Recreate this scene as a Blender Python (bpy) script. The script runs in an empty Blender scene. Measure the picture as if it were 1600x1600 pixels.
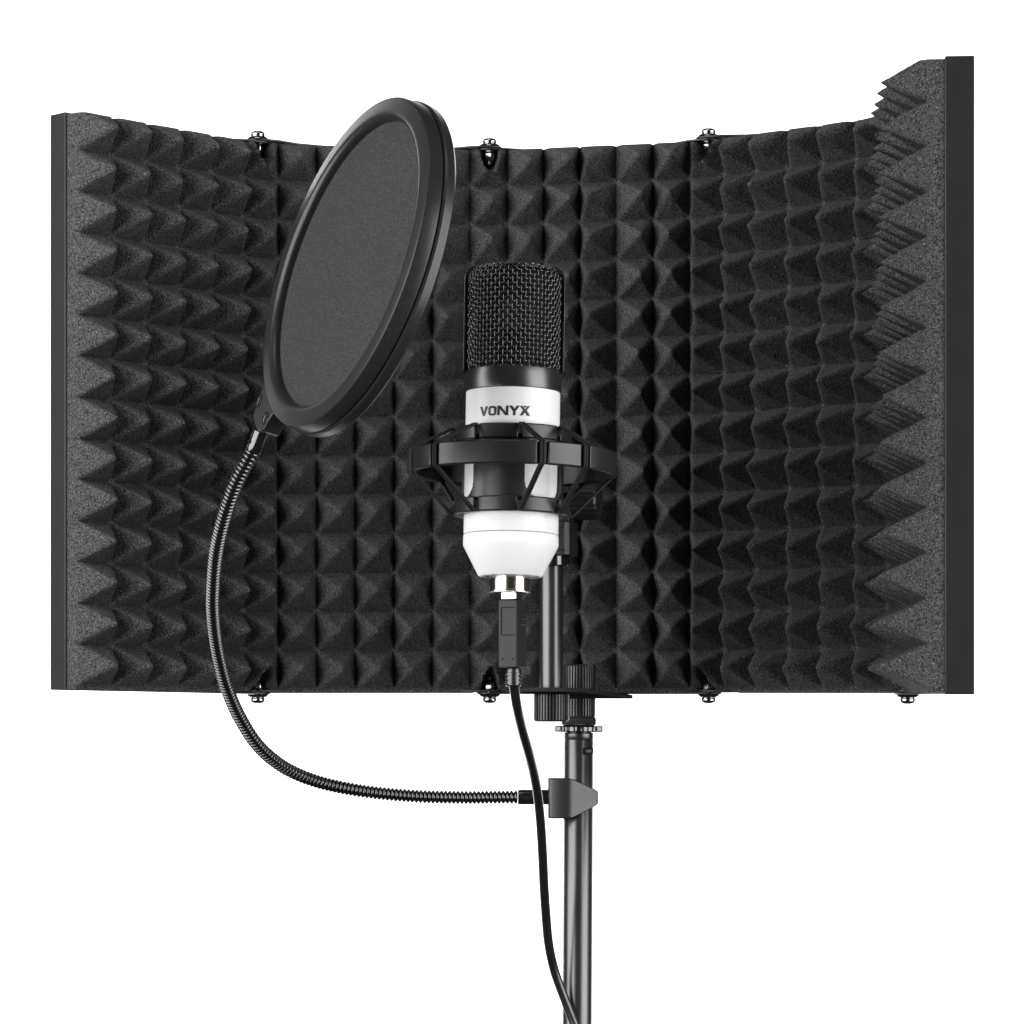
import bpy, bmesh, math, random
import numpy as np
from mathutils import Vector, Matrix
random.seed(4); rng = np.random.default_rng(7)
C = bpy.context.scene
COL = C.collection
R = math.radians

# ------------------------------------------------------------------ camera
F = 4667.0                     # focal length in pixels of the 1600 px photograph (105 mm lens)
D0 = 1.757                     # distance from the camera to the origin of the scene
cam_d = bpy.data.cameras.new('camera'); cam = bpy.data.objects.new('camera', cam_d); COL.objects.link(cam)
cam_d.sensor_width = 36; cam_d.lens = F / 1600 * 36
cam.location = (0, -D0, 0); cam.rotation_euler = (R(90), 0, 0)
cam_d.shift_y = (1081 - 800) / 1600
cam_d.clip_end = 100
C.camera = cam

# ------------------------------------------------------------------ world, lamps, exposure
w = bpy.data.worlds.new('World'); C.world = w; w.use_nodes = True
bg = w.node_tree.nodes['Background']
bg.inputs[0].default_value = (1, 1, 1, 1); bg.inputs[1].default_value = 0.02

def softbox(name, loc, target, sx, sy, radiance):
    l = bpy.data.lights.new(name, 'AREA'); l.shape = 'RECTANGLE'; l.size = sx; l.size_y = sy
    l.energy = radiance * math.pi * sx * sy
    o = bpy.data.objects.new(name, l); COL.objects.link(o); o.location = loc
    o.rotation_euler = (Vector(target) - Vector(loc)).to_track_quat('-Z', 'Y').to_euler()
    return o

def polar(az, dist, z): return (math.sin(R(az)) * dist, -math.cos(R(az)) * dist - 0.15, z)
softbox('softbox_left', polar(-58, 1.5, 0.34), (0, -0.1, 0.12), 1.8, 1.5, 6.4)
softbox('softbox_right', polar(61, 1.5, 0.22), (0, -0.1, 0.12), 1.35, 1.5, 6.2)
softbox('softbox_overhead', (-0.2, -0.7, 1.7), (0, 0, 0.15), 0.9, 0.6, 2.0)
# two lamps that light the white backdrop only
softbox('backdrop_lamp_left', (-1.75, 0.75, 0.2), (-1.45, 2.2, 0.1), 0.7, 2.2, 26)
softbox('backdrop_lamp_right', (1.75, 0.75, 0.2), (1.45, 2.2, 0.1), 0.7, 2.2, 26)

C.view_settings.view_transform = 'Standard'; C.view_settings.look = 'None'
C.view_settings.exposure = 0; C.view_settings.gamma = 1; C.view_settings.use_curve_mapping = False
C.render.engine = 'CYCLES'

# ------------------------------------------------------------------ materials
def material(name, col, rough=0.5, metal=0.0, spec=0.5, coat=0.0):
    m = bpy.data.materials.new(name); m.use_nodes = True
    b = m.node_tree.nodes['Principled BSDF']
    c = col if isinstance(col, (tuple, list)) else (col, col, col)
    b.inputs['Base Color'].default_value = (*c, 1); b.inputs['Roughness'].default_value = rough
    b.inputs['Metallic'].default_value = metal; b.inputs['Specular IOR Level'].default_value = spec
    b.inputs['Coat Weight'].default_value = coat; b.inputs['Coat Roughness'].default_value = 0.08
    return m, m.node_tree, b

def grain(nt, b, scale, strength, dist, col=None, detail=3.0, rough=None):
    """object space noise: bump, and optionally a colour and roughness variation"""
    tc = nt.nodes.new('ShaderNodeTexCoord')
    n = nt.nodes.new('ShaderNodeTexNoise'); n.inputs['Scale'].default_value = scale; n.inputs['Detail'].default_value = detail
    nt.links.new(tc.outputs['Object'], n.inputs['Vector'])
    bp = nt.nodes.new('ShaderNodeBump'); bp.inputs['Strength'].default_value = strength; bp.inputs['Distance'].default_value = dist
    nt.links.new(n.outputs['Fac'], bp.inputs['Height']); nt.links.new(bp.outputs['Normal'], b.inputs['Normal'])
    if col:
        r = nt.nodes.new('ShaderNodeValToRGB')
        r.color_ramp.elements[0].position = 0.32; r.color_ramp.elements[1].position = 0.70
        r.color_ramp.elements[0].color = (col[0],) * 3 + (1,); r.color_ramp.elements[1].color = (col[1],) * 3 + (1,)
        nt.links.new(n.outputs['Fac'], r.inputs['Fac']); nt.links.new(r.outputs['Color'], b.inputs['Base Color'])
    if rough:
        n2 = nt.nodes.new('ShaderNodeTexNoise'); n2.inputs['Scale'].default_value = rough[2]; n2.inputs['Detail'].default_value = 4
        nt.links.new(tc.outputs['Object'], n2.inputs['Vector'])
        mr = nt.nodes.new('ShaderNodeMapRange'); mr.inputs['To Min'].default_value = rough[0]; mr.inputs['To Max'].default_value = rough[1]
        nt.links.new(n2.outputs['Fac'], mr.inputs['Value']); nt.links.new(mr.outputs['Result'], b.inputs['Roughness'])
    return tc, n, bp

M = {}
# open cell foam: dark, with fine pores and little glints of light on cell walls painted into the colour
m, nt, b = material('foam', 0.03, 0.9, 0, 0.25); M['foam'] = m
tc, n, bp = grain(nt, b, 1080, 1.0, 0.0010, (0.005, 0.112), 3.0)
vo = nt.nodes.new('ShaderNodeTexVoronoi'); vo.inputs['Scale'].default_value = 620; nt.links.new(tc.outputs['Object'], vo.inputs['Vector'])
gl = nt.nodes.new('ShaderNodeMapRange'); gl.inputs['From Min'].default_value = 0.10; gl.inputs['From Max'].default_value = 0.24
gl.inputs['To Min'].default_value = 0.16; gl.inputs['To Max'].default_value = 0.0
nt.links.new(vo.outputs['Distance'], gl.inputs['Value'])
sp = nt.nodes.new('ShaderNodeSeparateColor'); nt.links.new(vo.outputs['Color'], sp.inputs['Color'])
th = nt.nodes.new('ShaderNodeMath'); th.operation = 'GREATER_THAN'; th.inputs[1].default_value = 0.62; nt.links.new(sp.outputs[0], th.inputs[0])
mu = nt.nodes.new('ShaderNodeMath'); mu.operation = 'MULTIPLY'; nt.links.new(gl.outputs[0], mu.inputs[0]); nt.links.new(th.outputs[0], mu.inputs[1])
old = b.inputs['Base Color'].links[0].from_socket
mx = nt.nodes.new('ShaderNodeMix'); mx.data_type = 'RGBA'; mx.blend_type = 'ADD'; mx.inputs['Factor'].default_value = 1.0
nt.links.new(old, mx.inputs[6]); nt.links.new(mu.outputs[0], mx.inputs[7]); nt.links.new(mx.outputs[2], b.inputs['Base Color'])
bp2 = nt.nodes.new('ShaderNodeBump'); bp2.inputs['Strength'].default_value = 0.12; bp2.inputs['Distance'].default_value = 0.004
n2 = nt.nodes.new('ShaderNodeTexNoise'); n2.inputs['Scale'].default_value = 260; n2.inputs['Detail'].default_value = 2
nt.links.new(tc.outputs['Object'], n2.inputs['Vector']); nt.links.new(n2.outputs['Fac'], bp2.inputs['Height'])
nt.links.new(bp2.outputs['Normal'], bp.inputs['Normal'])
m, nt, b = material('powder_coat', 0.016, 0.34, 0, 0.35); M['metal'] = m
grain(nt, b, 1800, 0.12, 0.0004, None, 2, (0.30, 0.40, 60))
m, nt, b = material('satin_tube', 0.012, 0.27, 0, 1.0); M['tube'] = m
grain(nt, b, 2500, 0.06, 0.0003, None, 2, (0.25, 0.33, 90))
m, nt, b = material('black_plastic', 0.013, 0.36, 0, 0.3); M['plastic'] = m
grain(nt, b, 2200, 0.16, 0.0004, None, 3, (0.32, 0.44, 80))
m, nt, b = material('mount_plastic', 0.014, 0.34, 0, 0.45); M['mount'] = m
grain(nt, b, 1500, 0.08, 0.0004, None, 3, (0.28, 0.40, 70))
m, nt, b = material('elastic', 0.014, 0.75, 0, 0.3); M['elastic'] = m
grain(nt, b, 4000, 0.5, 0.0004)
m, nt, b = material('rubber_cable', 0.009, 0.30, 0, 0.8); M['rubber'] = m
grain(nt, b, 900, 0.05, 0.0004, None, 2, (0.24, 0.36, 50))
m, nt, b = material('plug_plastic', 0.010, 0.5, 0, 0.3); M['plug'] = m
grain(nt, b, 2600, 0.15, 0.0003)
m, nt, b = material('black_gloss', 0.008, 0.13, 0, 1.0); M['gloss'] = m
m, nt, b = material('ring_plastic', 0.010, 0.30, 0, 0.35); M['pop'] = m
grain(nt, b, 1900, 0.10, 0.0003, (0.009, 0.026), 2)
m, nt, b = material('clamp_plastic', 0.019, 0.32, 0, 0.5); M['clamp'] = m
grain(nt, b, 2200, 0.14, 0.0004, None, 3, (0.28, 0.38, 80))
m, nt, b = material('dark_chrome', 0.20, 0.13, 1.0); M['darkchrome'] = m
m, nt, b = material('matte_steel', 0.028, 0.7, 0, 0.0); M['matte'] = m
m, nt, b = material('chrome', 0.50, 0.14, 1.0); M['chrome'] = m
m, nt, b = material('nickel', (0.80, 0.74, 0.66), 0.16, 1.0); M['nickel'] = m
grain(nt, b, 700, 0.04, 0.0004)
m, nt, b = material('white_lacquer', 0.76, 0.38, 0, 0.4); M['white'] = m
grain(nt, b, 400, 0.02, 0.0004)
m, nt, b = material('lettering', 0.012, 0.5); M['ink'] = m
m, nt, b = material('black_lacquer', 0.014, 0.28, 0, 0.9); M['band'] = m
grain(nt, b, 2200, 0.05, 0.0003, None, 2, (0.25, 0.36, 100))
m, nt, b = material('black_wire', 0.15, 0.22, 1.0, 0.5); M['wire'] = m
m, nt, b = material('dark_inside', 0.005, 0.8, 0, 0.2); M['dark'] = m
m, nt, b = material('capsule_metal', 0.07, 0.5, 1.0); M['capsule'] = m
# woven nylon
m, nt, b = material('nylon', 0.020, 0.8, 0, 0.2); M['nylon'] = m
tc = nt.nodes.new('ShaderNodeTexCoord')
hs = []
for ang in (20, 110):
    mp = nt.nodes.new('ShaderNodeMapping'); mp.inputs['Rotation'].default_value = (0, 0, R(ang))
    wv = nt.nodes.new('ShaderNodeTexWave'); wv.inputs['Scale'].default_value = 340; wv.inputs['Distortion'].default_value = 0.6
    wv.inputs['Detail'].default_value = 1
    nt.links.new(tc.outputs['UV'], mp.inputs['Vector']); nt.links.new(mp.outputs['Vector'], wv.inputs['Vector']); hs.append(wv)
ad = nt.nodes.new('ShaderNodeMath'); ad.operation = 'ADD'
nt.links.new(hs[0].outputs['Fac'], ad.inputs[0]); nt.links.new(hs[1].outputs['Fac'], ad.inputs[1])
nz = nt.nodes.new('ShaderNodeTexNoise'); nz.inputs['Scale'].default_value = 1000; nt.links.new(tc.outputs['Object'], nz.inputs['Vector'])
cr = nt.nodes.new('ShaderNodeValToRGB'); cr.color_ramp.elements[0].position = 0.3; cr.color_ramp.elements[1].position = 0.72
cr.color_ramp.elements[0].color = (0.012, 0.012, 0.012, 1); cr.color_ramp.elements[1].color = (0.050, 0.050, 0.050, 1)
nt.links.new(nz.outputs['Fac'], cr.inputs['Fac']); nt.links.new(cr.outputs['Color'], b.inputs['Base Color'])
ad2 = nt.nodes.new('ShaderNodeMath'); ad2.operation = 'ADD'
nt.links.new(ad.outputs[0], ad2.inputs[0]); nt.links.new(nz.outputs['Fac'], ad2.inputs[1])
bp = nt.nodes.new('ShaderNodeBump'); bp.inputs['Strength'].default_value = 0.35; bp.inputs['Distance'].default_value = 0.0004
nt.links.new(ad2.outputs[0], bp.inputs['Height']); nt.links.new(bp.outputs['Normal'], b.inputs['Normal'])
m, nt, b = material('backdrop_white', 0.85, 0.9, 0, 0.2); M['backdrop'] = m
grain(nt, b, 3, 0.02, 0.002)

# ------------------------------------------------------------------ mesh helpers
class MB:
    """collects vertices and faces of ONE mesh object"""
    def __init__(s): s.v = []; s.f = []
    def add(s, v, f, mat=None):
        k = len(s.v)
        for p in v:
            p = Vector(p); s.v.append(mat @ p if mat else p)
        s.f += [tuple(i + k for i in q) for q in f]
        return s
    def lathe(s, prof, n=48, mat=None, teeth=0, depth=0.0, cap=True):
        v = []; f = []
        for (r, z) in prof:
            for i in range(n):
                a = 2 * math.pi * i / n
                rr = r - (depth if teeth and (i * teeth // n * n != i * teeth) and ((i * teeth * 2 // n) % 2) else 0)
                v.append((rr * math.cos(a), rr * math.sin(a), z))
        for j in range(len(prof) - 1):
            for i in range(n):
                f.append((j*n+i, j*n+(i+1) % n, (j+1)*n+(i+1) % n, (j+1)*n+i))
        if cap:
            f.append(tuple(reversed(range(n)))); f.append(tuple(range((len(prof)-1)*n, len(prof)*n)))
        return s.add(v, f, mat)
    def tube(s, pts, rad, n=10, cap=True):
        pts = [Vector(p) for p in pts]; m_ = len(pts)
        rads = rad if isinstance(rad, (list, tuple)) else [rad] * m_
        T = [(pts[min(i+1, m_-1)] - pts[max(i-1, 0)]).normalized() for i in range(m_)]
        u = T[0].orthogonal().normalized(); v = []; f = []
        for i in range(m_):
            u = (u - T[i] * u.dot(T[i])).normalized(); w_ = T[i].cross(u)
            for k in range(n):
                a = 2 * math.pi * k / n
                v.append(pts[i] + (u * math.cos(a) + w_ * math.sin(a)) * rads[i])
        for i in range(m_ - 1):
            for k in range(n):
                f.append((i*n+k, i*n+(k+1) % n, (i+1)*n+(k+1) % n, (i+1)*n+k))
        if cap: f.append(tuple(reversed(range(n)))); f.append(tuple(range((m_-1)*n, m_*n)))
        return s.add(v, f)
    def prism(s, poly, z0, z1, mat=None):
        """polygon (counter clockwise) pulled up from z0 to z1; z0, z1 may be lists"""
        n = len(poly)
        a = z0 if isinstance(z0, (list, tuple)) else [z0] * n
        c = z1 if isinstance(z1, (list, tuple)) else [z1] * n
        v = [(p[0], p[1], a[i]) for i, p in enumerate(poly)] + [(p[0], p[1], c[i]) for i, p in enumerate(poly)]
        f = [tuple(reversed(range(n))), tuple(range(n, 2*n))] + [(i, (i+1) % n, n+(i+1) % n, n+i) for i in range(n)]
        return s.add(v, f, mat)
    def box(s, c, d, mat=None):
        x, y, z = (q / 2 for q in d)
        t = Matrix.Translation(c); t = mat @ t if mat else t
        return s.prism([(-x, -y), (x, -y), (x, y), (-x, y)], -z, z, t)
    def build(s, name, mat, parent=None, smooth=40, bevel=0.0, segs=2, label=None):
        me = bpy.data.meshes.new(name); me.from_pydata([tuple(p) for p in s.v], [], s.f); me.validate()
        bm = bmesh.new(); bm.from_mesh(me); bmesh.ops.recalc_face_normals(bm, faces=bm.faces)
        bm.to_mesh(me); bm.free()
        me.materials.append(mat)
        o = bpy.data.objects.new(name, me); COL.objects.link(o)
        if parent: o.parent = parent
        if bevel:
            bv = o.modifiers.new('bevel', 'BEVEL'); bv.width = bevel; bv.segments = segs; bv.limit_method = 'ANGLE'; bv.angle_limit = R(35)
            bv.harden_normals = False
        if smooth: me.shade_smooth() if smooth >= 180 else set_smooth(o, smooth)
        if label: o['label'] = label
        return o

def set_smooth(o, ang):
    me = o.data
    me.polygons.foreach_set('use_smooth', [True] * len(me.polygons))
    bm = bmesh.new(); bm.from_mesh(me)
    for e in bm.edges:
        e.smooth = len(e.link_faces) == 2 and e.calc_face_angle(0) < R(ang)
    bm.to_mesh(me); bm.free()

def thing(name, label, cat, loc=(0, 0, 0), rot=(0, 0, 0)):
    o = bpy.data.objects.new(name, None); COL.objects.link(o); o.empty_display_size = 0.02
    o.location = loc; o.rotation_euler = rot; o['label'] = label; o['category'] = cat
    return o

def spline(ctrl, n):
    """Catmull-Rom through the control points, resampled evenly"""
    P = np.array([tuple(c) for c in ctrl], float)
    P = np.vstack([2*P[0]-P[1], P, 2*P[-1]-P[-2]]); out = []
    for i in range(1, len(P) - 2):
        for t in np.linspace(0, 1, 40, endpoint=False):
            a, b_, c, d = P[i-1], P[i], P[i+1], P[i+2]
            out.append(0.5*((2*b_) + (c-a)*t + (2*a-5*b_+4*c-d)*t*t + (-a+3*b_-3*c+d)*t**3))
    out.append(P[-2]); out = np.array(out)
    L = np.r_[0, np.cumsum(np.linalg.norm(np.diff(out, axis=0), axis=1))]
    q = np.linspace(0, L[-1], n)
    return np.c_[[np.interp(q, L, out[:, k]) for k in range(3)]].T, L[-1]

def at(px, py, d):
    """point at distance d from the camera plane, measured on the photograph"""
    return Vector(((px - 800) * d / F, d - D0, (1081 - py) * d / F))

# ------------------------------------------------------------------ the setting: a white studio backdrop
mb = MB()
prof = [(2.2, 1.9), (2.2, -1.6)]
v = []; f = []
for (y, z) in prof: v += [(-1.9, y, z), (1.9, y, z), ]
mb.add(v, [(0, 1, 3, 2)])
mb.add([(-1.9, 2.23, 1.9), (1.9, 2.23, 1.9), (-1.9, 2.23, -1.6), (1.9, 2.23, -1.6)], [(0, 2, 3, 1)])
o = mb.build('backdrop', M['backdrop'], smooth=0); o['kind'] = 'structure'; o['label'] = 'plain white studio backdrop behind the shield'

# ------------------------------------------------------------------ the isolation shield
H = 0.320
def P2(px, d): return np.array([(px - 800) * d / F, d - D0])
hinge = [P2(119, 1.6590), P2(403, 1.7465), P2(765, 1.7695), P2(1107, 1.7385), P2(1418, 1.655), P2(1449, 1.5095)]
def nrm(a):
    a = np.array(a, float); return a / np.linalg.norm(a)
mid3 = (hinge[2] + hinge[3]) / 2
t3 = nrm(hinge[3] - hinge[2]); n3 = np.array([t3[1], -t3[0]])     # n3 points from the centre panel towards the camera
shield = thing('isolation_shield', 'black folding acoustic shield of five foam lined metal panels curving behind the white microphone', 'acoustic shield', (mid3[0], mid3[1], 0))
S0 = Vector((mid3[0], mid3[1], 0))
TOP = 0.3205; BOT = -0.0008; FB = -0.0222; FF = -0.0094; TH = 0.0012

def raise_left(v):
    hx, lx = hinge[1][0] - S0.x, hinge[0][0] - S0.x
    for p in v: p.z += 0.0021 * min(1.15, max(0.0, (hx - p.x) / (hx - lx)))

def panel(i):
    a, c = hinge[i], hinge[i+1]; t = nrm(c - a); n = np.array([t[1], -t[0]]); L = np.linalg.norm(c - a)
    fr = Matrix(((t[0], n[0], 0, a[0]), (t[1], n[1], 0, a[1]), (0, 0, 1, 0), (0, 0, 0, 1)))
    fr = Matrix.Translation(-S0) @ fr
    e0 = 0.0 if i == 0 else 0.0062; e1 = L if i == 4 else L - 0.0062
    mb = MB()
    mb.box(((e0+e1)/2, FB, (TOP+BOT)/2), (e1-e0, TH, TOP-BOT), fr)
    for top in (1, 0):
        lift = TH * 1.15 * (i % 2)
        z = (TOP + lift) if top else (BOT + lift)
        poly = [(e0, FB - TH/2), (e1, FB - TH/2)]
        if i < 4:                                   # ear that reaches forward to the hinge bolt
            poly += [(L - 0.0045, -0.0058)] + [(L + 0.0075*math.cos(q), 0.0075*math.sin(q)) for q in np.linspace(-0.9, math.pi*0.56, 12)]
            poly += [(L - 0.012, 0.0040), (L - 0.024, -0.0045), (L - 0.040, FF)]
        else: poly += [(e1, FF)]
        if i > 0:
            poly += [(0.040, FF), (0.024, -0.0045), (0.012, 0.0040)]
            poly += [(0.0075*math.cos(q), 0.0075*math.sin(q)) for q in np.linspace(math.pi*0.44, math.pi + 0.9, 12)] + [(0.0045, -0.0058)]
        else: poly += [(e0, FF)]
        mb.prism(poly, z - TH/2, z + TH/2, fr)
    if i == 0: raise_left(mb.v)
    p = mb.build('metal_panel', M['metal'], shield, 30, 0.0003, 1)
    if i in (0, 4):
        e = MB(); x = -TH*0.5 if i == 0 else L + TH*0.5
        e.box((x, (FB+FF)/2 - 0.0004, (TOP+BOT)/2), (TH, FF - FB + 0.0020, TOP - BOT + 0.0012), fr)
        x2 = x + (0.0020 if i == 0 else -0.0020)
        e.box((x2 - (0.0012 if i == 0 else -0.0012), FF + 0.0002, (TOP+BOT)/2), (0.0016, 0.0012, TOP - BOT + 0.0002), fr)
        if i == 0: raise_left(e.v)
        e.build('edge_flange', M['metal'], p, 30, 0.00055, 3)
for i in range(5): panel(i)

# foam: one ribbed sheet of pyramids following the five panels
SUB = 16; NQ = 29; MARG = 0.0
qh = [-MARG, 5.5, 11.5, 17.5, 23.5, NQ + MARG]
qs = np.arange(0, NQ*SUB + 1) / SUB
fine = np.linspace(-MARG - 3, NQ + MARG + 3, 4001)
def poly_at(q):
    out = np.zeros((len(q), 2))
    for k in range(2): out[:, k] = np.interp(q, qh, [h[k] for h in hinge])
    dl = (hinge[1]-hinge[0])/(qh[1]-qh[0]); dr = (hinge[5]-hinge[4])/(qh[5]-qh[4])
    lo = q < qh[0]; hi = q > qh[-1]
    out[lo] = hinge[0] + np.outer(q[lo]-qh[0], dl); out[hi] = hinge[5] + np.outer(q[hi]-qh[-1], dr)
    return out
base = poly_at(fine)
dq = fine[1] - fine[0]; sg = 0.55; kx = np.arange(-int(4*sg/dq), int(4*sg/dq)+1)*dq
ker = np.exp(-kx**2/(2*sg*sg)); ker /= ker.sum(); pad = len(kx)//2
sm = np.c_[[np.convolve(np.pad(base[:, k], pad, mode='reflect', reflect_type='odd'), ker, 'valid') for k in range(2)]].T
tg = np.gradient(sm, axis=0); tg /= np.linalg.norm(tg, axis=1)[:, None]
cx = np.c_[[np.interp(qs, fine, sm[:, k]) for k in range(2)]].T
tx = np.c_[[np.interp(qs, fine, tg[:, k]) for k in range(2)]].T
tx /= np.linalg.norm(tx, axis=1)[:, None]
nx = np.c_[tx[:, 1], -tx[:, 0]]
ZT, ZB, PZ = 0.3198, -0.0005, 0.02290
rowb = [ZT] + [ZT - 0.0206 - PZ*k for k in range(13)] + [ZB]      # row boundaries from the top
rowc = [ZT - 0.0206 + PZ/2] + [rowb[k] - PZ/2 for k in range(1, 14)]
zs = []
for k in range(14):
    zs += list(np.linspace(rowb[k], rowb[k+1], SUB, endpoint=False))
zs.append(ZB); zs = np.array(zs)
# smooth pseudo random field for the hand cut unevenness
def field(nq, nz, sc):
    a = rng.normal(size=(int(nq/sc)+3, int(nz/sc)+3))
    X = np.arange(nq)/sc; Y = np.arange(nz)/sc
    xi = X.astype(int); yi = Y.astype(int); xf = (X-xi)[:, None]; yf = (Y-yi)[None]
    xf = xf*xf*(3-2*xf); yf = yf*yf*(3-2*yf)
    g = lambda i, j: a[np.ix_(xi+i, yi+j)]
    return g(0,0)*(1-xf)*(1-yf)+g(1,0)*xf*(1-yf)+g(0,1)*(1-xf)*yf+g(1,1)*xf*yf
nq, nz = len(qs), len(zs)
jit = rng.normal(size=(NQ+2, 16, 3))
Hgt = np.zeros((nq, nz))
wob = field(nq, nz, 5)*0.00012 + field(nq, nz, 2.2)*0.00010 + field(nq, nz, 12)*0.0003
wu = field(nq, nz, 6)*0.03; wv_ = field(nq, nz, 6)*0.03
for a in range(nq):
    q = qs[a]; c = min(max(int(math.floor(q)), 0), NQ-1)
    u0 = (q - c - 0.5) * 2
    for k in range(nz):
        r_ = min(k // SUB, 13)
        v0 = (zs[k] - rowc[r_]) / (PZ/2)
        j = jit[c, r_] * (0.3 if c > 22 else 1.0)
        u = u0 - j[0]*0.05*(1-abs(u0)) + wu[a, k]*(1-u0*u0); vv = v0 - j[1]*0.03*(1-min(1, abs(v0)))
        mm = (abs(u)**20 + abs(vv)**20) ** (1/20)
        mm = math.sqrt(mm*mm + 0.022**2)
        h = max(0.0, 1 - mm) 
        Hgt[a, k] = 0.0245 * (1 + 0.035*j[2]) * h
Hgt += wob * np.clip(Hgt/0.004, 0.25, 1)
VO = 0.0
off = VO + Hgt
# pockets cut round the hinge bolts
for qq in (5.5, 11.5, 17.5, 23.5):
    for a in range(nq):
        ds = abs(qs[a] - qq) * 0.0224
        if ds > 0.014: continue
        for k in range(nz):
            for top in (1, 0):
                dz = (ZT - zs[k]) if top else (zs[k] - ZB)
                if dz > 0.03: continue
                w_ = math.hypot(ds/0.0046, dz/0.0092)
                cap = -0.0055 + max(0.0, w_ - 1)*0.036
                off[a, k] = min(off[a, k], cap)
zj = zs[None] + field(nq, nz, 4)*0.00025*(np.abs(zs[None]-zs.mean()) < 0.155)
X = cx[:, 0][:, None] + nx[:, 0][:, None]*off
Y = cx[:, 1][:, None] + nx[:, 1][:, None]*off
# the hand laid sheet lets some columns of pyramids lean sideways
lean_col = np.zeros(NQ); lean_col[8:12] = (-0.07, -0.15, -0.24, 0.12)
lean_col[12:17] = (0.38, 0.36, -0.04, 0.33, 0.14); lean_col[6] = 0.02; lean_col[18:23] = (0.06, -0.05, 0.05, 0.0, 0.08)
ci = np.clip(np.floor(qs).astype(int), 0, NQ-1)
ln = (lean_col[ci])[:, None] * np.clip(off, 0, None) * (1 + 0.12*field(nq, nz, 20))
X = X + tx[:, 0][:, None]*ln; Y = Y + tx[:, 1][:, None]*ln
mb = MB(); V = np.stack([X - S0.x, Y - S0.y, np.broadcast_to(zj, X.shape)], -1).reshape(-1, 3)
fs = [(a*nz+k, (a+1)*nz+k, (a+1)*nz+k+1, a*nz+k+1) for a in range(nq-1) for k in range(nz-1)]
mb.v = [Vector(p) for p in V]; mb.f = list(fs)
# the cut edges of the sheet, back to the panels
ring = [a*nz for a in range(nq)] + [(nq-1)*nz+k for k in range(1, nz)] + [a*nz+nz-1 for a in range(nq-2, -1, -1)] + [k for k in range(nz-2, 0, -1)]
k0 = len(mb.v)
for idx in ring:
    a, k = divmod(idx, nz); bq = FB + 0.0012
    mb.v.append(Vector((cx[a, 0] + nx[a, 0]*bq - S0.x, cx[a, 1] + nx[a, 1]*bq - S0.y, zs[k])))
n_ = len(ring)
mb.f += [(ring[i], ring[(i+1) % n_], k0+(i+1) % n_, k0+i) for i in range(n_)]
raise_left(mb.v)
mb.build('foam_lining', M['foam'], shield, 80)

# hinge bolts
def bolt_proto():
    b = MB()
    b.lathe([(0.0001, 0.0060), (0.0026, 0.0059), (0.0037, 0.0054), (0.0042, 0.0044), (0.0042, 0.0031), (0.0038, 0.0026), (0.0030, 0.0026)], 28)
    b.lathe([(0.0016, 0.0026), (0.0016, -0.0095)], 14)
    o = b.build('hinge_bolt', M['chrome'], shield, 40)
    s = MB()                                                    # cross recess in the head
    s.box((0, 0, 0.00590), (0.0040, 0.0009, 0.0003)); s.box((0, 0, 0.00591), (0.0009, 0.0040, 0.0003))
    s.build('cross_recess', M['dark'], o, 0)
    wz = MB(); wz.lathe([(0.0018, 0.0026), (0.0048, 0.0026), (0.0062, 0.0018), (0.0066, 0.0010), (0.0060, 0.0007)], 32)
    wz.build('washer', M['chrome'], o, 40)
    w2 = MB(); w2.lathe([(0.0017, -0.0014), (0.0050, -0.0014), (0.0052, -0.0022), (0.0017, -0.0024)], 28)
    w2.build('washer', M['chrome'], o, 40)
    nn = MB(); nn.lathe([(0.0016, -0.0024), (0.0030, -0.0024), (0.0032, -0.0028), (0.0032, -0.0052), (0.0029, -0.0058), (0.0024, -0.0072), (0.0013, -0.0084), (0.0004, -0.0087)], 6)
    nn.build('cap_nut', M['chrome'], o, 25, 0.0003, 2)
    return o
proto = bolt_proto(); first = True
for i in range(1, 5):
    for top in (1, 0):
        p = hinge[i] - S0.to_2d(); loc = (p[0], p[1], TOP + 0.0013) if top else (p[0], p[1], BOT + 0.0001)
        if first: o = proto; first = False
        else:
            o = proto.copy(); COL.objects.link(o); o.parent = shield
            for ch in proto.children:
                c = ch.copy(); COL.objects.link(c); c.parent = o
        o.location = loc; o.rotation_euler = (0 if top else math.pi, 0, 0.4 + i*0.7)

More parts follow.
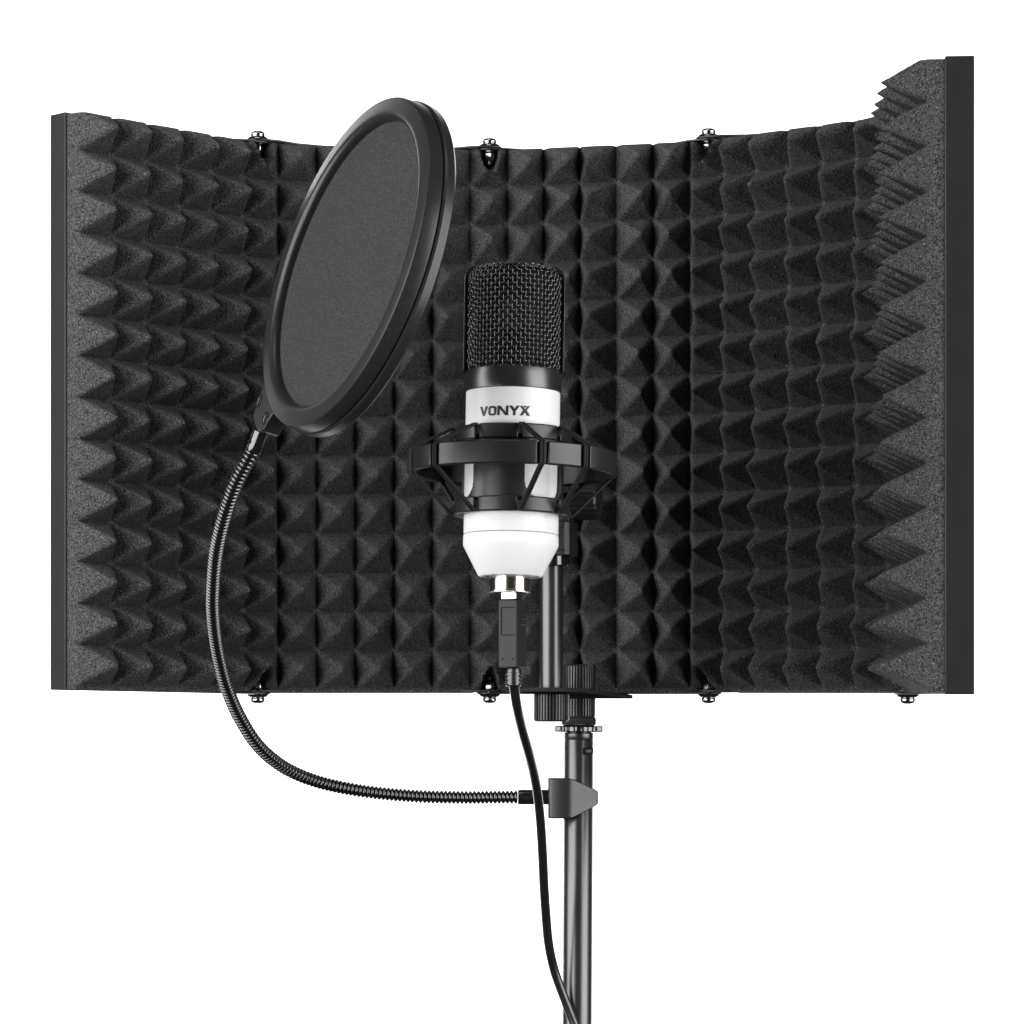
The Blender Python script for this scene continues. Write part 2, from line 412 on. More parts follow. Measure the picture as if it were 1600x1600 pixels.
# mounting plate under the centre panel, the rod for the microphone and the clamp knobs
def along(t, side=0.0, z=0.0):       # point on the axis from the centre panel towards the microphone
    p = mid3 + n3*t + t3*side; return Vector((p[0], p[1], z))
T_ROD, T_POLE, T_MIC = 0.1228, 0.0510, 0.2090
fr = Matrix(((t3[0], n3[0], 0, 0), (t3[1], n3[1], 0, 0), (0, 0, 1, 0), (0, 0, 0, 1))) @ Matrix.Rotation(R(1.5), 4, 'X')
mb = MB(); hw = 0.0172
poly = [(-hw, -0.018), (hw, -0.018), (hw, T_ROD)] + [(hw*math.cos(a), T_ROD + hw*math.sin(a)) for a in np.linspace(0.15, math.pi-0.15, 14)] + [(-hw, T_ROD)]
mb.prism(poly, -0.0036, -0.0013, fr)
plate = mb.build('mounting_plate', M['matte'], shield, 30, 0.0004, 2)
def knob(name, t, z0, z1, r, parent, teeth=34):
    k = MB(); n = teeth*4; c = along(t) - S0
    prof = [(r*0.55, z0), (r-0.0009, z0), (r, z0+0.0009), (r, z1-0.0009), (r-0.0009, z1), (r*0.55, z1)]
    v = []; f = []
    for (rr, z) in prof:
        for i in range(n):
            a = 2*math.pi*i/n; d = (0, 0.00006, 0.00095, 0.00006)[i % 4] if rr > r*0.6 else 0
            v.append((c.x+(rr-d)*math.cos(a), c.y+(rr-d)*math.sin(a), z))
    for j in range(len(prof)-1):
        for i in range(n): f.append((j*n+i, j*n+(i+1) % n, (j+1)*n+(i+1) % n, (j+1)*n+i))
    f.append(tuple(reversed(range(n)))); f.append(tuple(range((len(prof)-1)*n, len(prof)*n)))
    return k.add(v, f).build(name, M['clamp'], parent, 30)
knob('clamp_knob', T_ROD, -0.0163, -0.0006, 0.0097, plate)
knob('clamp_knob', T_POLE, -0.0004, 0.0157, 0.0099, plate, 36)
knob('clamp_knob', T_POLE, -0.0148, -0.0030, 0.0092, plate, 32)
c = along(T_ROD) - S0
mb = MB(); mb.lathe([(0.0065, 0.0012), (0.0065, 0.0720), (0.0055, 0.0722)], 40, Matrix.Translation(c))
mb.build('microphone_rod', M['tube'], shield, 40)

# ------------------------------------------------------------------ microphone stand
ps = along(T_POLE)
stand = thing('microphone_stand', 'slim black metal stand pole with knurled collar standing under the shield', 'microphone stand', (ps.x - 0.0026, ps.y, -0.42), (0, R(0.32), 0))
SZ = 0.42
mb = MB()
mb.lathe([(0.0070, SZ-0.0150), (0.0070, SZ-0.0231), (0.0079, SZ-0.0232), (0.0085, SZ-0.0238), (0.0085, SZ-0.0268), (0.0083, SZ-0.0271), (0.0085, SZ-0.0274), (0.0085, 0.0)], 56)
mb.build('pole', M['tube'], stand, 35)
mb = MB(); n = 96; rows = 9; v = []; f = []                       # diamond knurling
prof_r = [0.0086, 0.0092, 0.0096, 0.0096, 0.0096, 0.0096, 0.0096, 0.0094, 0.0090]
zk = np.linspace(SZ-0.0194, SZ-0.0144, 25)
for j, z in enumerate(zk):
    rr = np.interp(j/24, np.linspace(0, 1, 9), prof_r)
    for i in range(n*2):
        a = 2*math.pi*i/(n*2)
        k = math.sin(a*24 + z*2600) * math.sin(a*24 - z*2600)
        rr2 = rr + 0.00040*k
        v.append((rr2*math.cos(a), rr2*math.sin(a), z))
for j in range(24):
    for i in range(n*2): f.append((j*n*2+i, j*n*2+(i+1) % (n*2), (j+1)*n*2+(i+1) % (n*2), (j+1)*n*2+i))
f.append(tuple(reversed(range(n*2)))); f.append(tuple(range(24*n*2, 25*n*2)))
mb.add(v, f).build('knurled_collar', M['metal'], stand, 60)
mb = MB(); n = 120; poly = []
for i in range(n):
    a = 2*math.pi*i/n; k = math.cos(a*8 + 0.3)
    r_ = 0.0122 + 0.0015*math.tanh(k*3)
    poly.append((r_*math.cos(a), r_*math.sin(a)))
mb.prism(poly, SZ-0.0229, SZ-0.0194)
mb.build('star_flange', M['gloss'], stand, 40, 0.0006, 2)
mb = MB(); az = R(38)
tr = Matrix.Rotation(az, 4, 'Z') @ Matrix.Translation((0, -0.0083, SZ-0.0336)) @ Matrix.Rotation(R(90), 4, 'X')
hole = [(0.0011*math.cos(a)+(0.0024 if math.cos(a) > 0 else -0.0024), 0.0020*math.sin(a)) for a in np.linspace(0, 2*math.pi, 28, endpoint=False)]
mb.prism(hole, -0.001, 0.00055, tr)
pin = mb.build('lock_slot', M['dark'], stand, 30)
mb = MB(); mb.prism([(x*0.66, y*0.55) for x, y in hole], -0.001, 0.0009, tr)
mb.build('lock_pin', M['metal'], pin, 30, 0.0003, 2)

# ------------------------------------------------------------------ microphone
pm = along(T_MIC)
d_mic = pm.y + D0
OM = at(800.2, 715, d_mic)
TILT = (R(-2.6), R(0.9), 0)
mic = thing('studio_microphone', 'white studio condenser microphone with black mesh head held in a shock mount', 'microphone', OM, TILT)
def cyl(th, r, z): return Vector((r*math.sin(th), -r*math.cos(th), z))
mb = MB()
mb.lathe([(0.0238, 0.0338), (0.0244, 0.0336), (0.02445, 0.0330), (0.0246, -0.0398), (0.0244, -0.0402)], 96)
body = mb.build('body', M['white'], mic, 35)
mb = MB()
mb.lathe([(0.0243, -0.0405), (0.0247, -0.0410), (0.0248, -0.0455), (0.0246, -0.0466), (0.0168, -0.0615), (0.0163, -0.0620), (0.0150, -0.0621), (0.0148, -0.0612), (0.0100, -0.0610)], 96)
mb.build('lower_cap', M['white'], mic, 25)
mb = MB()
mb.lathe([(0.0240, 0.0450), (0.0247, 0.0447), (0.0250, 0.0441), (0.0250, 0.0345), (0.0248, 0.0339), (0.0240, 0.0338)], 96)
mb.build('collar_band', M['band'], mic, 35)
mb = MB()
mb.lathe([(0.0098, -0.0605), (0.0098, -0.0628), (0.0103, -0.0630), (0.0103, -0.0692), (0.0110, -0.0696), (0.0110, -0.0702), (0.0090, -0.0704)], 64)
for i in range(2):
    mb.lathe([(0.0004, -0.0609), (0.0012, -0.0611), (0.0014, -0.0618), (0.0008, -0.0622)], 14, Matrix.Translation((0.0135*math.cos(2.6+i*math.pi*0.85), 0.0135*math.sin(2.6+i*math.pi*0.85), 0)))
sock = mb.build('socket_ring', M['nickel'], mic, 30)
mb = MB(); mb.lathe([(0.0085, -0.0699), (0.0085, -0.07055)], 40); mb.build('socket_face', M['dark'], sock, 30)
# mesh head: wires over and under each other
GZ0, GZ1, GR, CR = 0.0446, 0.0984, 0.0247, 0.0066
def head(z_arc):                      # profile by arc length upward: wall, rounded shoulder, top
    wall = GZ1 - CR - GZ0
    if z_arc <= wall: return GR, GZ0 + z_arc, 1.0, 0.0
    a = (z_arc - wall) / CR
    if a <= math.pi/2: return GR - CR + CR*math.cos(a), GZ1 - CR + CR*math.sin(a), math.cos(a), math.sin(a)
    return max(0.0005, GR - CR - (a - math.pi/2)*CR), GZ1, 0.0, 1.0
ARC = (GZ1 - CR - GZ0) + CR*math.pi/2
def lift(th):                         # the mesh is drawn upward at the sides where it meets the frame
    a = (abs(((th + math.pi) % (2*math.pi)) - math.pi)); a = min(a, math.pi - a)
    return 0.0100 * max(0.0, (a - 0.72)/0.85) ** 1.6
NV, PH = 68, 0.00236; NH = int(ARC/PH) + 1; WR = 0.00024; AMP = 0.00052
mb = MB()
def wire_pt(th, arc, o):
    arc2 = arc + lift(th) * min(1, max(0, 1 - arc/(ARC*1.4)) + 0.3)
    r_, z, nr, nz_ = head(max(-0.0005, arc2)); return cyl(th, r_ + o*nr, z + o*nz_)
for i in range(NV):
    th = 2*math.pi*(i+0.5)/NV; pts = []
    for k in range(-6*2, NH*2 + 8):
        arc = k*PH/2
        if arc + lift(th) < -0.001: continue
        if arc + lift(th) > ARC + 0.012: break
        pts.append(wire_pt(th, arc, AMP*math.cos(math.pi*k/2 + math.pi*i)*1.0))
    mb.tube(pts, WR, 5, False)
for k in range(-5, NH + 3):
    pts = []; seg = NV*3
    for i in range(seg + 1):
        th = 2*math.pi*i/seg
        arc = k*PH
        if arc + lift(th) < -0.0003:
            if len(pts) > 2: mb.tube(pts, WR, 5, False)
            pts = []; continue
        ph = (th/(2*math.pi)*NV - 0.5)
        pts.append(wire_pt(th, arc, -AMP*math.cos(math.pi*(ph + k))))
    if len(pts) > 2: mb.tube(pts, WR, 5, False)
gr = mb.build('mesh_grille', M['wire'], mic, 180)
mb = MB(); rr = 0.0227; ins = []
for j in range(0, 11): a = j/10*math.pi/2; ins.append((rr - 0.007 + 0.007*math.cos(a), GZ1 - 0.0022 - 0.007 + 0.007*math.sin(a)))
mb.lathe([(rr, GZ0)] + ins, 64); mb.build('inner_screen', M['dark'], gr, 60)
mb = MB(); mb.lathe([(0.0001, 0.0), (0.009, 0.0), (0.0095, -0.0006), (0.0095, -0.003)], 40, Matrix.Translation((0.001, -0.0231, 0.0715)) @ Matrix.Rotation(R(90), 4, 'X'))
mb.build('capsule', M['capsule'], gr, 40)
mb = MB()                              # frame strap that runs up one side, over the top and down the other
for sgn in (0,):
    pts = []
    for i in range(0, 41):
        a = i/40; pts.append(a)
    strip = []
    ww = 0.0070
    path = [( -0.0261, GZ0 - 0.0004), (-0.0261, GZ1 - CR)] + [(-0.0261 + CR*(1-math.cos(a)), GZ1 - CR + (CR+0.0008)*math.sin(a)) for a in np.linspace(0.1, math.pi/2, 12)]
    path = path + [(-x, z) for x, z in reversed(path)]
    k = len(path); v = []; f = []
    for (x, z) in path:
        dx = -0.0010 if abs(x) > 0.001 else 0
        sx = x*(1 - 0.0011/0.0261); sz = z - (0.0011 if z > GZ1 - CR else 0)
        v += [(x, -ww, z), (x, ww, z), (sx, ww, sz), (sx, -ww, sz)]
    for i in range(k-1):
        for e in range(4): f.append((i*4+e, i*4+(e+1) % 4, (i+1)*4+(e+1) % 4, (i+1)*4+e))
    f += [(3, 2, 1, 0), ((k-1)*4, (k-1)*4+1, (k-1)*4+2, (k-1)*4+3)]
    mb.add(v, f)
mb.build('head_frame', M['band'], mic, 40, 0.0003, 2)
# lettering
mb = MB(); X0 = 745; sc = 0.0272/340; h = 31; lay = [0]
def glyph(q):
    """flat quadrilateral in letter space, wrapped round the body, each a hair above the one before"""
    lay[0] += 1; v = []; f = []; n = 8; q = [Vector(p) for p in q]
    for k in range(n+1):
        t = k/n
        for p in (q[0].lerp(q[3], t), q[1].lerp(q[2], t)):
            v.append(cyl(R(-11.3) + (p.x - X0)*sc/0.0245, 0.0246 + 0.000006*lay[0], 0.0212 + p.y*sc))
    for k in range(n): f.append((2*k, 2*k+1, 2*k+3, 2*k+2))
    mb.add(v, f)
glyph([(574, h), (594, h), (617, -h), (599, -h)]); glyph([(638, h), (620, h), (600, -h), (615, -h)])          # V
for q in ([(654, h), (686, h), (686, h-13), (654, h-13)], [(654, -h), (686, -h), (686, -h+13), (654, -h+13)],
          [(642, h-12), (657, h-12), (657, -h+12), (642, -h+12)], [(683, h-12), (698, h-12), (698, -h+12), (683, -h+12)],
          [(642, h-12), (654, h), (657, h-13), (656, h-13)], [(698, h-12), (686, h), (683, h-13), (684, h-13)],
          [(642, -h+12), (654, -h), (657, -h+13), (656, -h+13)], [(698, -h+12), (686, -h), (683, -h+13), (684, -h+13)]): glyph(q)   # O
glyph([(705, h), (720, h), (720, -h), (705, -h)]); glyph([(762, h), (777, h), (777, -h), (762, -h)]); glyph([(706, h), (725, h), (776, -h), (757, -h)])   # N
glyph([(782, h), (801, h), (822, 0), (809, -6)]); glyph([(850, h), (831, h), (809, -2), (822, -6)]); glyph([(808, 2), (823, 2), (823, -h), (808, -h)])   # Y
glyph([(850, -h), (869, -h), (893, 4), (878, 12)]); glyph([(918, -h), (899, -h), (874, 4), (889, 12)])       # X
glyph([(850, h), (867, h), (886, 6), (878, -2)]); glyph([(918, h), (901, h), (882, 6), (890, -2)]); glyph([(873, h+1), (895, h+1), (885, h-12), (883, h-12)])
mb.build('lettering', M['ink'], body, 0)

# ------------------------------------------------------------------ shock mount
mount = thing('shock_mount', 'black plastic shock mount with elastic cords round the microphone body', 'shock mount', OM, TILT)
ZU, ZL, ZR = 0.0105, -0.0268, -0.0035
notch = [R(-82 + 45*i) for i in range(8)]
def shell(z0, z1, r0, r1, th_list, name, parent, mat='mount', bev=0.0006):
    k = MB()
    for (a0, a1) in th_list:
        n = max(3, int((a1-a0)/R(3))); full = abs(a1-a0-2*math.pi) < 1e-6; v = []; f = []
        for i in range(n + (0 if full else 1)):
            th = a0 + (a1-a0)*i/n
            v += [cyl(th, r0, z0), cyl(th, r1, z0), cyl(th, r1, z1), cyl(th, r0, z1)]
        m_ = n + (0 if full else 1)
        for i in range(n):
            j = (i+1) % m_
            for e in range(4): f.append((i*4+e, j*4+e, j*4+(e+1) % 4, i*4+(e+1) % 4))
        if not full: f += [(3, 2, 1, 0), (n*4, n*4+1, n*4+2, n*4+3)]
        k.add(v, f)
    return k.build(name, M[mat], parent, 35, bev, 2)
# cradle: one sleeve with three pairs of windows, two hook rings with notches
mb = MB(); NT, NZ = 480, 96; zz = np.linspace(ZL-0.0036, ZU+0.0036, NZ+1)
cen = [R(-16.5 + 120*i) for i in range(3)]; hwid = R(31)
def solid(th, z):
    d = min(abs((th - c_ + math.pi) % (2*math.pi) - math.pi) for c_ in cen)
    za, zb = ZL + 0.0036, ZU - 0.0036
    if z < za or z > zb: return True
    fl = 0.0085 if z < 0.5*(za+zb) else 0.004; ex = 0
    for zc in (za, zb):
        t = abs(z - zc); 
        if t < fl: ex = max(ex, fl - math.sqrt(fl*fl - (fl-t)**2))
    return d < hwid + ex/0.0265
keep = set()
for i in range(NT):
    for j in range(NZ):
        if solid(2*math.pi*(i+0.5)/NT, (zz[j]+zz[j+1])/2): keep.add((i, j))
ids = {}; v = []; f = []
def vid(i, j, o):
    k = (i % NT, j, o)
    if k not in ids: ids[k] = len(v); v.append(cyl(2*math.pi*i/NT, 0.0269 if o else 0.0252, zz[j]))
    return ids[k]
for (i, j) in keep:
    f.append((vid(i,j,1), vid(i+1,j,1), vid(i+1,j+1,1), vid(i,j+1,1))); f.append((vid(i,j,0), vid(i,j+1,0), vid(i+1,j+1,0), vid(i+1,j,0)))
    for (di, dj, e) in ((-1,0,((i,j),(i,j+1))), (1,0,((i+1,j),(i+1,j+1))), (0,-1,((i,j),(i+1,j))), (0,1,((i,j+1),(i+1,j+1)))):
        if ((i+di) % NT, j+dj) not in keep:
            (a, b_), (c_, d_) = e; f.append((vid(a,b_,0), vid(c_,d_,0), vid(c_,d_,1), vid(a,b_,1)))
mb.add(v, f)
cradle = mb.build('cradle_sleeve', M['mount'], mount, 50)
gap = R(4.2)
for z in (ZU, ZL):
    segs = [(notch[i] + gap/2, notch[(i+1) % 8] + (2*math.pi if i == 7 else 0) - gap/2) for i in range(8)]
    hook = shell(z-0.0039, z+0.0039, 0.0262, 0.0302, segs, 'hook_ring', cradle, 'mount', 0.0007)
# outer ring: arcs with four raised blocks, slots for the cords beside each block
slots = [R(-60 + 90*i) for i in range(4)]; bw = R(13.5)
RH = 0.0056
ringo = shell(ZR-RH, ZR+RH, 0.0497, 0.0527, [(0, 2*math.pi)], 'outer_ring', mount, 'mount', 0.0006)
segs = []
for i in range(4):
    a = slots[i]; nx_ = slots[(i+1) % 4] + (2*math.pi if i == 3 else 0)
    segs.append((a - bw*0.78, a + bw*0.78)); segs.append((a + bw*1.22, nx_ - bw*1.22))
shell(ZR-RH-0.0004, ZR+RH+0.0004, 0.0515, 0.0544, segs, 'ring_facing', ringo, 'mount', 0.0008)
# elastic cords
def cord(th_n, th_s):
    k = MB()
    for e in (-1, 1):
        o_ = 0.00078*e
        a_n = th_n + o_/0.030; a_s = th_s + o_/0.053
        ctrl = [cyl(a_n, 0.0296, ZU-0.0015), cyl(a_n, 0.0306, ZU+0.0030), cyl(a_n*0.94+a_s*0.06, 0.0316, ZU+0.0044-0.0009),
                cyl(a_n*0.08+a_s*0.92, 0.0522, ZR+RH+0.0012), cyl(a_s, 0.0540, ZR+RH-0.0004), cyl(a_s, 0.0541, ZR), cyl(a_s, 0.0540, ZR-RH+0.0004),
                cyl(a_n*0.08+a_s*0.92, 0.0522, ZR-RH-0.0012), cyl(a_n*0.94+a_s*0.06, 0.0316, ZL-0.0036), cyl(a_n, 0.0306, ZL-0.0030), cyl(a_n, 0.0296, ZL+0.0015)]
        pts = []
        for a, b_ in zip(ctrl[:-1], ctrl[1:]):
            for t in np.linspace(0, 1, 5, endpoint=False): pts.append(Vector(a).lerp(Vector(b_), t))
        pts.append(ctrl[-1])
        k.tube(pts, 0.00078, 8)
    k.build('elastic_cord', M['elastic'], mount, 60)
for i in range(4):
    cord(notch[2*i], slots[i] - bw); cord(notch[2*i+1], slots[i] + bw)
# swivel joint and threaded holder at the rear, down to the rod
iv = (Matrix.Translation(OM) @ Matrix.Rotation(TILT[1], 4, 'Y') @ Matrix.Rotation(TILT[0], 4, 'X')).inverted()
mount_rot = mount.rotation_euler.to_matrix().to_4x4()
iv = (Matrix.Translation(OM) @ mount_rot).inverted()
fr = Matrix(((t3[0], n3[0], 0, 0), (t3[1], n3[1], 0, 0), (0, 0, 1, 0), (0, 0, 0, 1)))
base_rod = along(T_ROD)
J = iv @ Matrix.Translation(base_rod) @ fr            # frame on the rod axis: x to the right, y towards the microphone, z up
mb = MB()
mb.box((0, 0.024, 0.108), (0.017, 0.026, 0.011), J)
mb.box((0, 0.006, 0.106), (0.0085, 0.022, 0.017), J)
arm = mb.build('swivel_arm', M['mount'], mount, 30, 0.0008, 2)
mb = MB()
mb.prism([(-0.0125, -0.010), (0.0125, -0.010), (0.0125, 0.0095), (0.0098, 0.0120), (-0.0098, 0.0120), (-0.0125, 0.0095)], 0.0742, 0.0925, J)
mb.box((0.0074, 0.0122, 0.083), (0.0055, 0.0010, 0.0125), J)
for sx in (-1, 1): mb.box((sx*0.0082, 0, 0.1005), (0.0064, 0.015, 0.0165), J)
mb.build('swivel_yoke', M['mount'], mount, 30, 0.0008, 2)
mb = MB(); mb.lathe([(0.0090, 0.0742), (0.0107, 0.0740), (0.0107, 0.0692), (0.0100, 0.0686), (0.0068, 0.0686)], 48, J)
mb.build('thread_adapter', M['gloss'], mount, 35)
mb = MB(); mb.lathe([(0.0060, 0.0), (0.0100, 0.0003), (0.0108, 0.0012), (0.0108, 0.0140), (0.0100, 0.0150), (0.0040, 0.0152)], 60, J @ Matrix.Translation((0.0122, 0.002, 0.1045)) @ Matrix.Rotation(R(90), 4, 'Y'), teeth=20, depth=0.0004)
mb.build('tilt_knob', M['mount'], mount, 30)

# ------------------------------------------------------------------ pop filter
PR, PT = 0.0825, 0.0155
azp, elp, dp = 1.083757, 0.263996, 1.425737
nP = Vector((-math.sin(azp)*math.cos(elp), -math.cos(azp)*math.cos(elp), math.sin(elp)))
cP = at(533.19, 408.35, dp)
uP = nP.cross(Vector((0, 0, 1))).normalized() * -1; vP = nP.cross(uP).normalized()
if vP.z < 0: vP = -vP; 
uP = vP.cross(nP).normalized()
FP = Matrix(((uP.x, vP.x, nP.x, cP.x), (uP.y, vP.y, nP.y, cP.y), (uP.z, vP.z, nP.z, cP.z), (0, 0, 0, 1)))
FPi = FP.inverted()
pop = thing('pop_filter', 'round black nylon pop filter on a curved gooseneck clamped to the stand pole', 'pop filter', (ps.x, ps.y, -0.0604))
PO = Vector((ps.x, ps.y, -0.0604)); LP = Matrix.Translation(-PO) @ FP      # ring frame in the pop filter's own space
RI = PR - 0.0106
mb = MB()
mb.lathe([(RI-0.0004, -0.0064), (RI-0.0004, -0.0030), (RI-0.0001, -0.0018), (RI+0.0007, -0.0008), (RI+0.0018, -0.0002), (RI+0.0030, 0.0), (RI+0.0040, -0.0002), (PR-0.0012, -0.0005), (PR-0.0004, -0.0008), (PR, -0.0016), (PR+0.0004, -0.0078), (PR-0.0003, -0.0083), (RI, -0.0083)], 200, LP, cap=False)
fr_ring = mb.build('front_ring', M['pop'], pop, 28)
mb = MB()
mb.lathe([(RI, -0.0085), (PR-0.0006, -0.0085), (PR+0.0009, -0.0089), (PR+0.0013, -0.0097), (PR+0.0010, -0.0138), (PR-0.0004, -0.0152), (PR-0.0020, -PT), (RI+0.001, -PT), (RI, -PT+0.001)], 200, LP, cap=False)
mb.build('rear_ring', M['pop'], pop, 28)
mb = MB(); nn = 128; v = [(0, 0, -0.0052)]; f = []
for j in range(1, 9):
    for i in range(nn):
        a = 2*math.pi*i/nn; r_ = (RI+0.0005)*j/8; v.append((r_*math.cos(a), r_*math.sin(a), -0.0052 + 0.0006*(j/8)**2))
for i in range(nn): f.append((0, 1+i, 1+(i+1) % nn))
for j in range(7):
    for i in range(nn): f.append((1+j*nn+i, 1+(j+1)*nn+i, 1+(j+1)*nn+(i+1) % nn, 1+j*nn+(i+1) % nn))
mb.add(v, f, LP)
mesh_o = mb.build('mesh_fabric', M['nylon'], pop, 180)
uv = mesh_o.data.uv_layers.new(name='UVMap')
for lp in mesh_o.data.loops:
    q = LP.inverted() @ mesh_o.data.vertices[lp.vertex_index].co; uv.data[lp.index].uv = (q.x, q.y)
mb = MB(); mb.lathe([(RI+0.0004, -0.0140), (0.001, -0.0140)], 96, LP, cap=False)
mb.build('mesh_fabric', M['nylon'], pop, 180)
# bracket at the rim, laid out on the plane of the ring
def on_ring(px, py, depth=0.0):
    d = Vector(((px-800)/F, 1, (1081-py)/F)); o_ = Vector((0, -D0, 0)); p0 = cP - nP*depth
    t = (p0 - o_).dot(nP) / d.dot(nP); q = FPi @ (o_ + d*t); return q
outl = [(412, 590), (410.5, 602), (404, 616), (397.5, 632), (393.5, 648), (395.5, 660), (399.5, 671), (405, 673.5), (409, 671), (417, 656), (426, 643), (431, 628), (423, 604)]
poly = [on_ring(*p) for p in outl]; poly2 = [(p.x, p.y) for p in poly]
area = sum(poly2[i][0]*poly2[(i+1) % len(poly2)][1] - poly2[(i+1) % len(poly2)][0]*poly2[i][1] for i in range(len(poly2)))
if area < 0: poly2 = poly2[::-1]
mb = MB(); mb.prism(poly2, -0.0098, -0.0007, LP)
br = mb.build('rim_bracket', M['pop'], pop, 30, 0.0006, 2)
for (px, py) in ((403.2, 625.5), (412.5, 653.2)):
    q = on_ring(px, py)
    k = MB(); k.lathe([(0.0036, -0.0015), (0.0036, -0.00062)], 24, LP @ Matrix.Translation((q.x, q.y, 0)))
    hole = k.build('screw_hole', M['dark'], br, 30)
    k = MB(); k.lathe([(0.0020, -0.0015), (0.0020, -0.0005), (0.0014, -0.0003), (0.0003, -0.0002)], 20, LP @ Matrix.Translation((q.x+0.0003, q.y-0.0003, 0)))
    k.build('screw', M['chrome'], hole, 30)
# gooseneck
q0 = FP @ on_ring(405.5, 679, 0.005); d0 = q0.y + D0
tip = on_ring(412, 664, 0.005)
dE = ps.y + D0 - 0.006
gpx = [(408, 674, 0), (397.5, 701, 0.02), (385, 724, 0.045), (368, 757, 0.09), (353.5, 797, 0.15), (343, 835, 0.21), (336.5, 870, 0.27), (333, 910, 0.33), (332, 950, 0.39), (336, 995, 0.46), (343.5, 1035, 0.52), (354.5, 1075, 0.58), (374, 1120, 0.65), (404, 1166, 0.72), (444, 1199, 0.79), (495, 1221, 0.85), (560, 1235, 0.90), (640, 1243.5, 0.94), (720, 1246, 0.97), (790, 1245.5, 0.99), (852, 1245.5, 1.0), (868, 1245.5, 1.0)]
def gd(t): return d0 + (dE - d0)*(t*t*(3-2*t)*0.5 + t*0.5)
gp, GL = spline([at(x, y, gd(t)) - PO for x, y, t in gpx], 1500)
pitch = 0.00235; GRAD = 0.0037
ncoil = int((GL - 0.030)/pitch)
s0, s1 = 0.0105, GL - 0.0215
k = MB(); ss = []; rs = []
ncoil = int((s1 - s0)/pitch)
for i in range(ncoil):
    for ph, dr in ((0.0, -0.0013), (0.12, -0.00045), (0.29, -0.00004), (0.5, 0.00014), (0.71, -0.00004), (0.88, -0.00045)):
        ss.append(s0 + (s1-s0)*(i+ph)/ncoil); rs.append(GRAD + dr)
sg_ = np.linspace(0, GL, len(gp))
pts = np.c_[[np.interp(ss, sg_, gp[:, k_]) for k_ in range(3)]].T
k.tube([Vector(p) for p in pts], rs, 20)
goose = k.build('gooseneck', M['gloss'], pop, 50)
for (a, c_) in ((0.0, s0), (s1, GL)):
    q = np.linspace(a, c_, 12); pts = np.c_[[np.interp(q, sg_, gp[:, k_]) for k_ in range(3)]].T
    k = MB(); rr = [0.0039]*12
    if a == 0: rr[-1] = 0.0037
    else: rr = [0.0043]*12; rr[0] = 0.0040
    k.tube([Vector(p) for p in pts], rr, 32)
    fe = k.build('ferrule', M['gloss'], goose, 40)
    mid = Vector(pts[6 if a == 0 else 4]); k = MB()
    k.lathe([(0.0009, -0.0046), (0.0009, 0.0046)] , 14, Matrix.Translation(mid) @ Matrix.Rotation(R(90), 4, 'X') if a else Matrix.Translation(mid) @ Matrix.Rotation(R(-60), 4, 'Z') @ Matrix.Rotation(R(90), 4, 'X'))
    k.build('crimp_mark', M['dark'], fe, 30)
# clamp on the pole
k = MB(); hz = 0.0114
poly = [(-0.0183, 0.0080), (-0.0183, -0.0085), (-0.0175, -0.0112), (-0.0160, -0.0120), (-0.0075, -0.0122), (-0.0062, -0.01210), (-0.0050, -0.0118), (-0.0040, -0.0114), (-0.0028, -0.0108), (0.0085, -0.0055), (0.0105, -0.0038), (0.0108, 0.0030), (0.0080, 0.0100), (-0.0040, 0.0125)]
hh = [hz, hz, hz+0.0001, hz, hz, hz, hz, hz-0.0002, hz-0.0007, 0.0052, 0.0036, 0.0036, 0.0060, hz]
k.prism(poly, [-h for h in hh], hh)
clamp = k.build('pole_clamp', M['clamp'], pop, 30, 0.0007, 2)
k = MB(); k.lathe([(0.0050, 0.0), (0.0050, 0.004), (0.0090, 0.005), (0.0098, 0.006), (0.0098, 0.016), (0.0090, 0.017), (0.003, 0.017)], 60, Matrix.Translation((0.001, 0.0105, 0)) @ Matrix.Rotation(R(-90), 4, 'X'), teeth=15, depth=0.0008)
k.build('clamp_screw', M['plastic'], clamp, 35)

# ------------------------------------------------------------------ cable
rotm = Matrix.Translation(OM) @ mount_rot
bot = rotm @ Vector((0, 0, -0.0704))
cable = thing('usb_cable', 'black cable with moulded plug hanging from the bottom of the microphone', 'cable', bot)
d_pl = bot.y + D0; sc_ = d_pl / F
cx_ = (800.5 - 800)*sc_ - bot.x
zt = (1081 - 937.5)*sc_ - bot.z; zb_ = (1081 - 1043)*sc_ - bot.z
RZ = Matrix.Translation((cx_, 0, 0)) @ Matrix.Rotation(R(-30), 4, 'Y' if False else 'Z')
w_, dd = 0.0110, 0.0102
k = MB(); z_m = zb_ + 0.72*(zt - zb_)
k.box((0, 0, (zt+zb_)/2), (w_, dd, zt-zb_), RZ)
for i in range(3):
    for sx in (1, -1): k.box((sx*(w_/2+0.0002), -0.0005, zt - 0.0065 - i*0.0030), (0.0010, dd*0.8, 0.0013), RZ)
plug = k.build('plug_body', M['plug'], cable, 30, 0.0007, 3)
k = MB(); yy = -dd/2 - 0.00012           # thin moulded outline on the front face, and two pin marks
x0, x1, za, zb2 = -0.0035, 0.0042, zt-0.0040, zt-0.0182
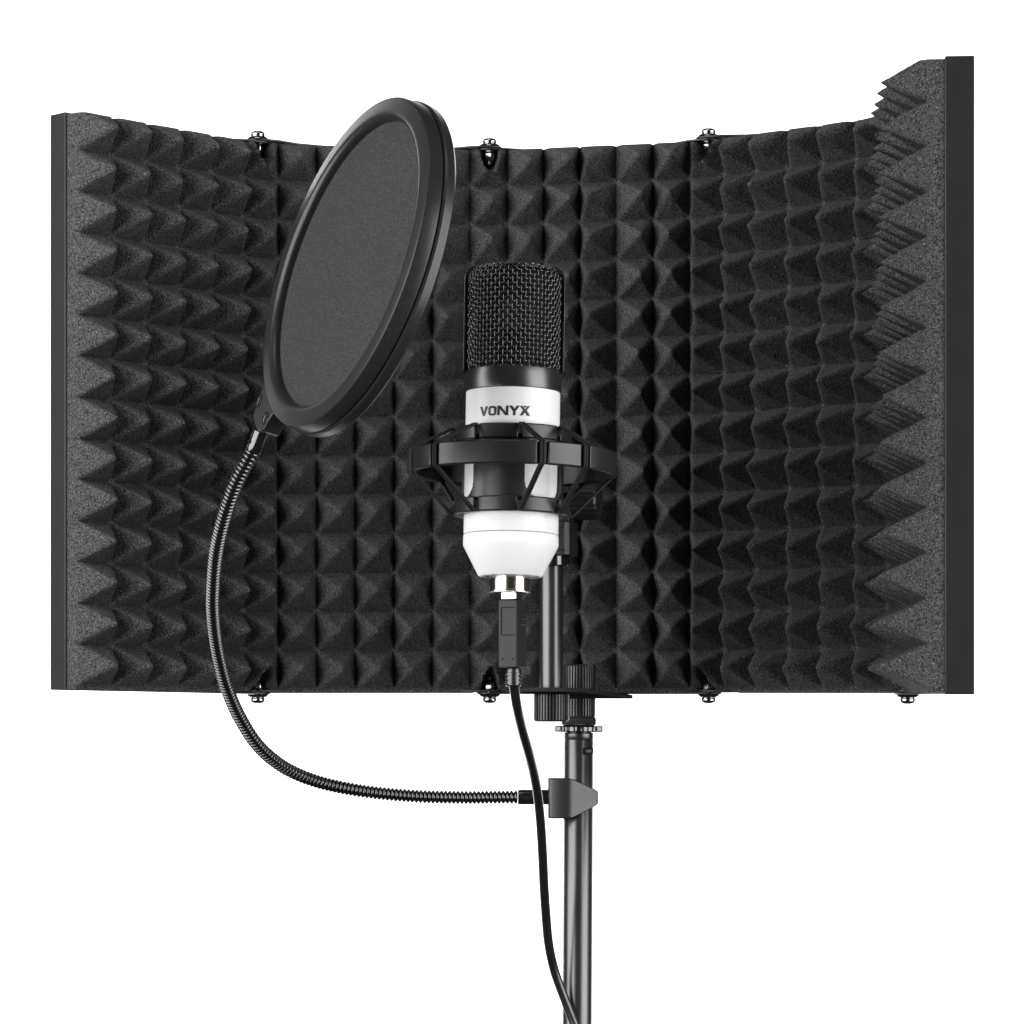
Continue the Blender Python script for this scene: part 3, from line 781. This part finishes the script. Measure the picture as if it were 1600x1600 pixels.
for c_, d_ in (((x0, yy, (za+zb2)/2), (0.0004, 0.0003, za-zb2)), (((x0+x1)/2, yy, za), (x1-x0, 0.0003, 0.0004)), (((x0+x1)/2, yy, zb2), (x1-x0, 0.0003, 0.0004))):
    k.box(c_, d_, RZ)
for sx in (-0.0027, 0.0033): k.lathe([(0.00042, 0), (0.00042, 0.0003)], 12, RZ @ Matrix.Translation((sx, yy+0.00015, zb_+0.0044)) @ Matrix.Rotation(R(90), 4, 'X'))
k.build('moulded_outline', M['dark'], plug, 0)
k = MB(); k.box((-0.0003, 0, (zt + 0.0002)/2 + 0.0012), (0.0089, 0.0078, abs(zt) + 0.0024), RZ)
k.build('plug_shell', M['nickel'], cable, 30, 0.0005, 2)
r0 = cx_ + 0.0006
k = MB(); zr = zb_
pr = [(0.0034, zr+0.0006), (0.0036, zr-0.0004), (0.0040, zr-0.0014), (0.0042, zr-0.0026)]
for i in range(3):
    b_ = zr - 0.0028 - i*0.0021
    pr += [(0.0044, b_), (0.0044, b_-0.0012), (0.0038, b_-0.0013), (0.0038, b_-0.0020)]
pr += [(0.0042, zr-0.0091), (0.0038, zr-0.0098), (0.0028, zr-0.0100)]
k.lathe(pr, 40, Matrix.Translation((r0, 0, 0)))
k.build('strain_relief', M['rubber'], cable, 30, 0)
dp0 = d_pl; dz = ps.y + D0 - 0.0083 - 0.0030
cpx = [(802, 1060, 0), (803.5, 1075, 0.02), (808, 1105, 0.08), (816, 1140, 0.2), (826, 1175, 0.32), (834.5, 1210, 0.45), (840.5, 1245, 0.55), (845, 1290, 0.64), (848, 1340, 0.72), (850, 1385, 0.8), (853, 1430, 0.87), (857.5, 1476, 0.93), (866.5, 1517, 0.98), (881.5, 1559, 1.0), (896.5, 1598, 1.0), (911, 1640, 0.98), (922, 1700, 0.95)]
pts, _ = spline([at(x, y, dp0 + (dz-dp0)*t) - bot for x, y, t in cpx], 160)
k = MB(); k.tube([Vector(p) for p in pts], 0.00262, 20); k.build('cord', M['rubber'], cable, 50)
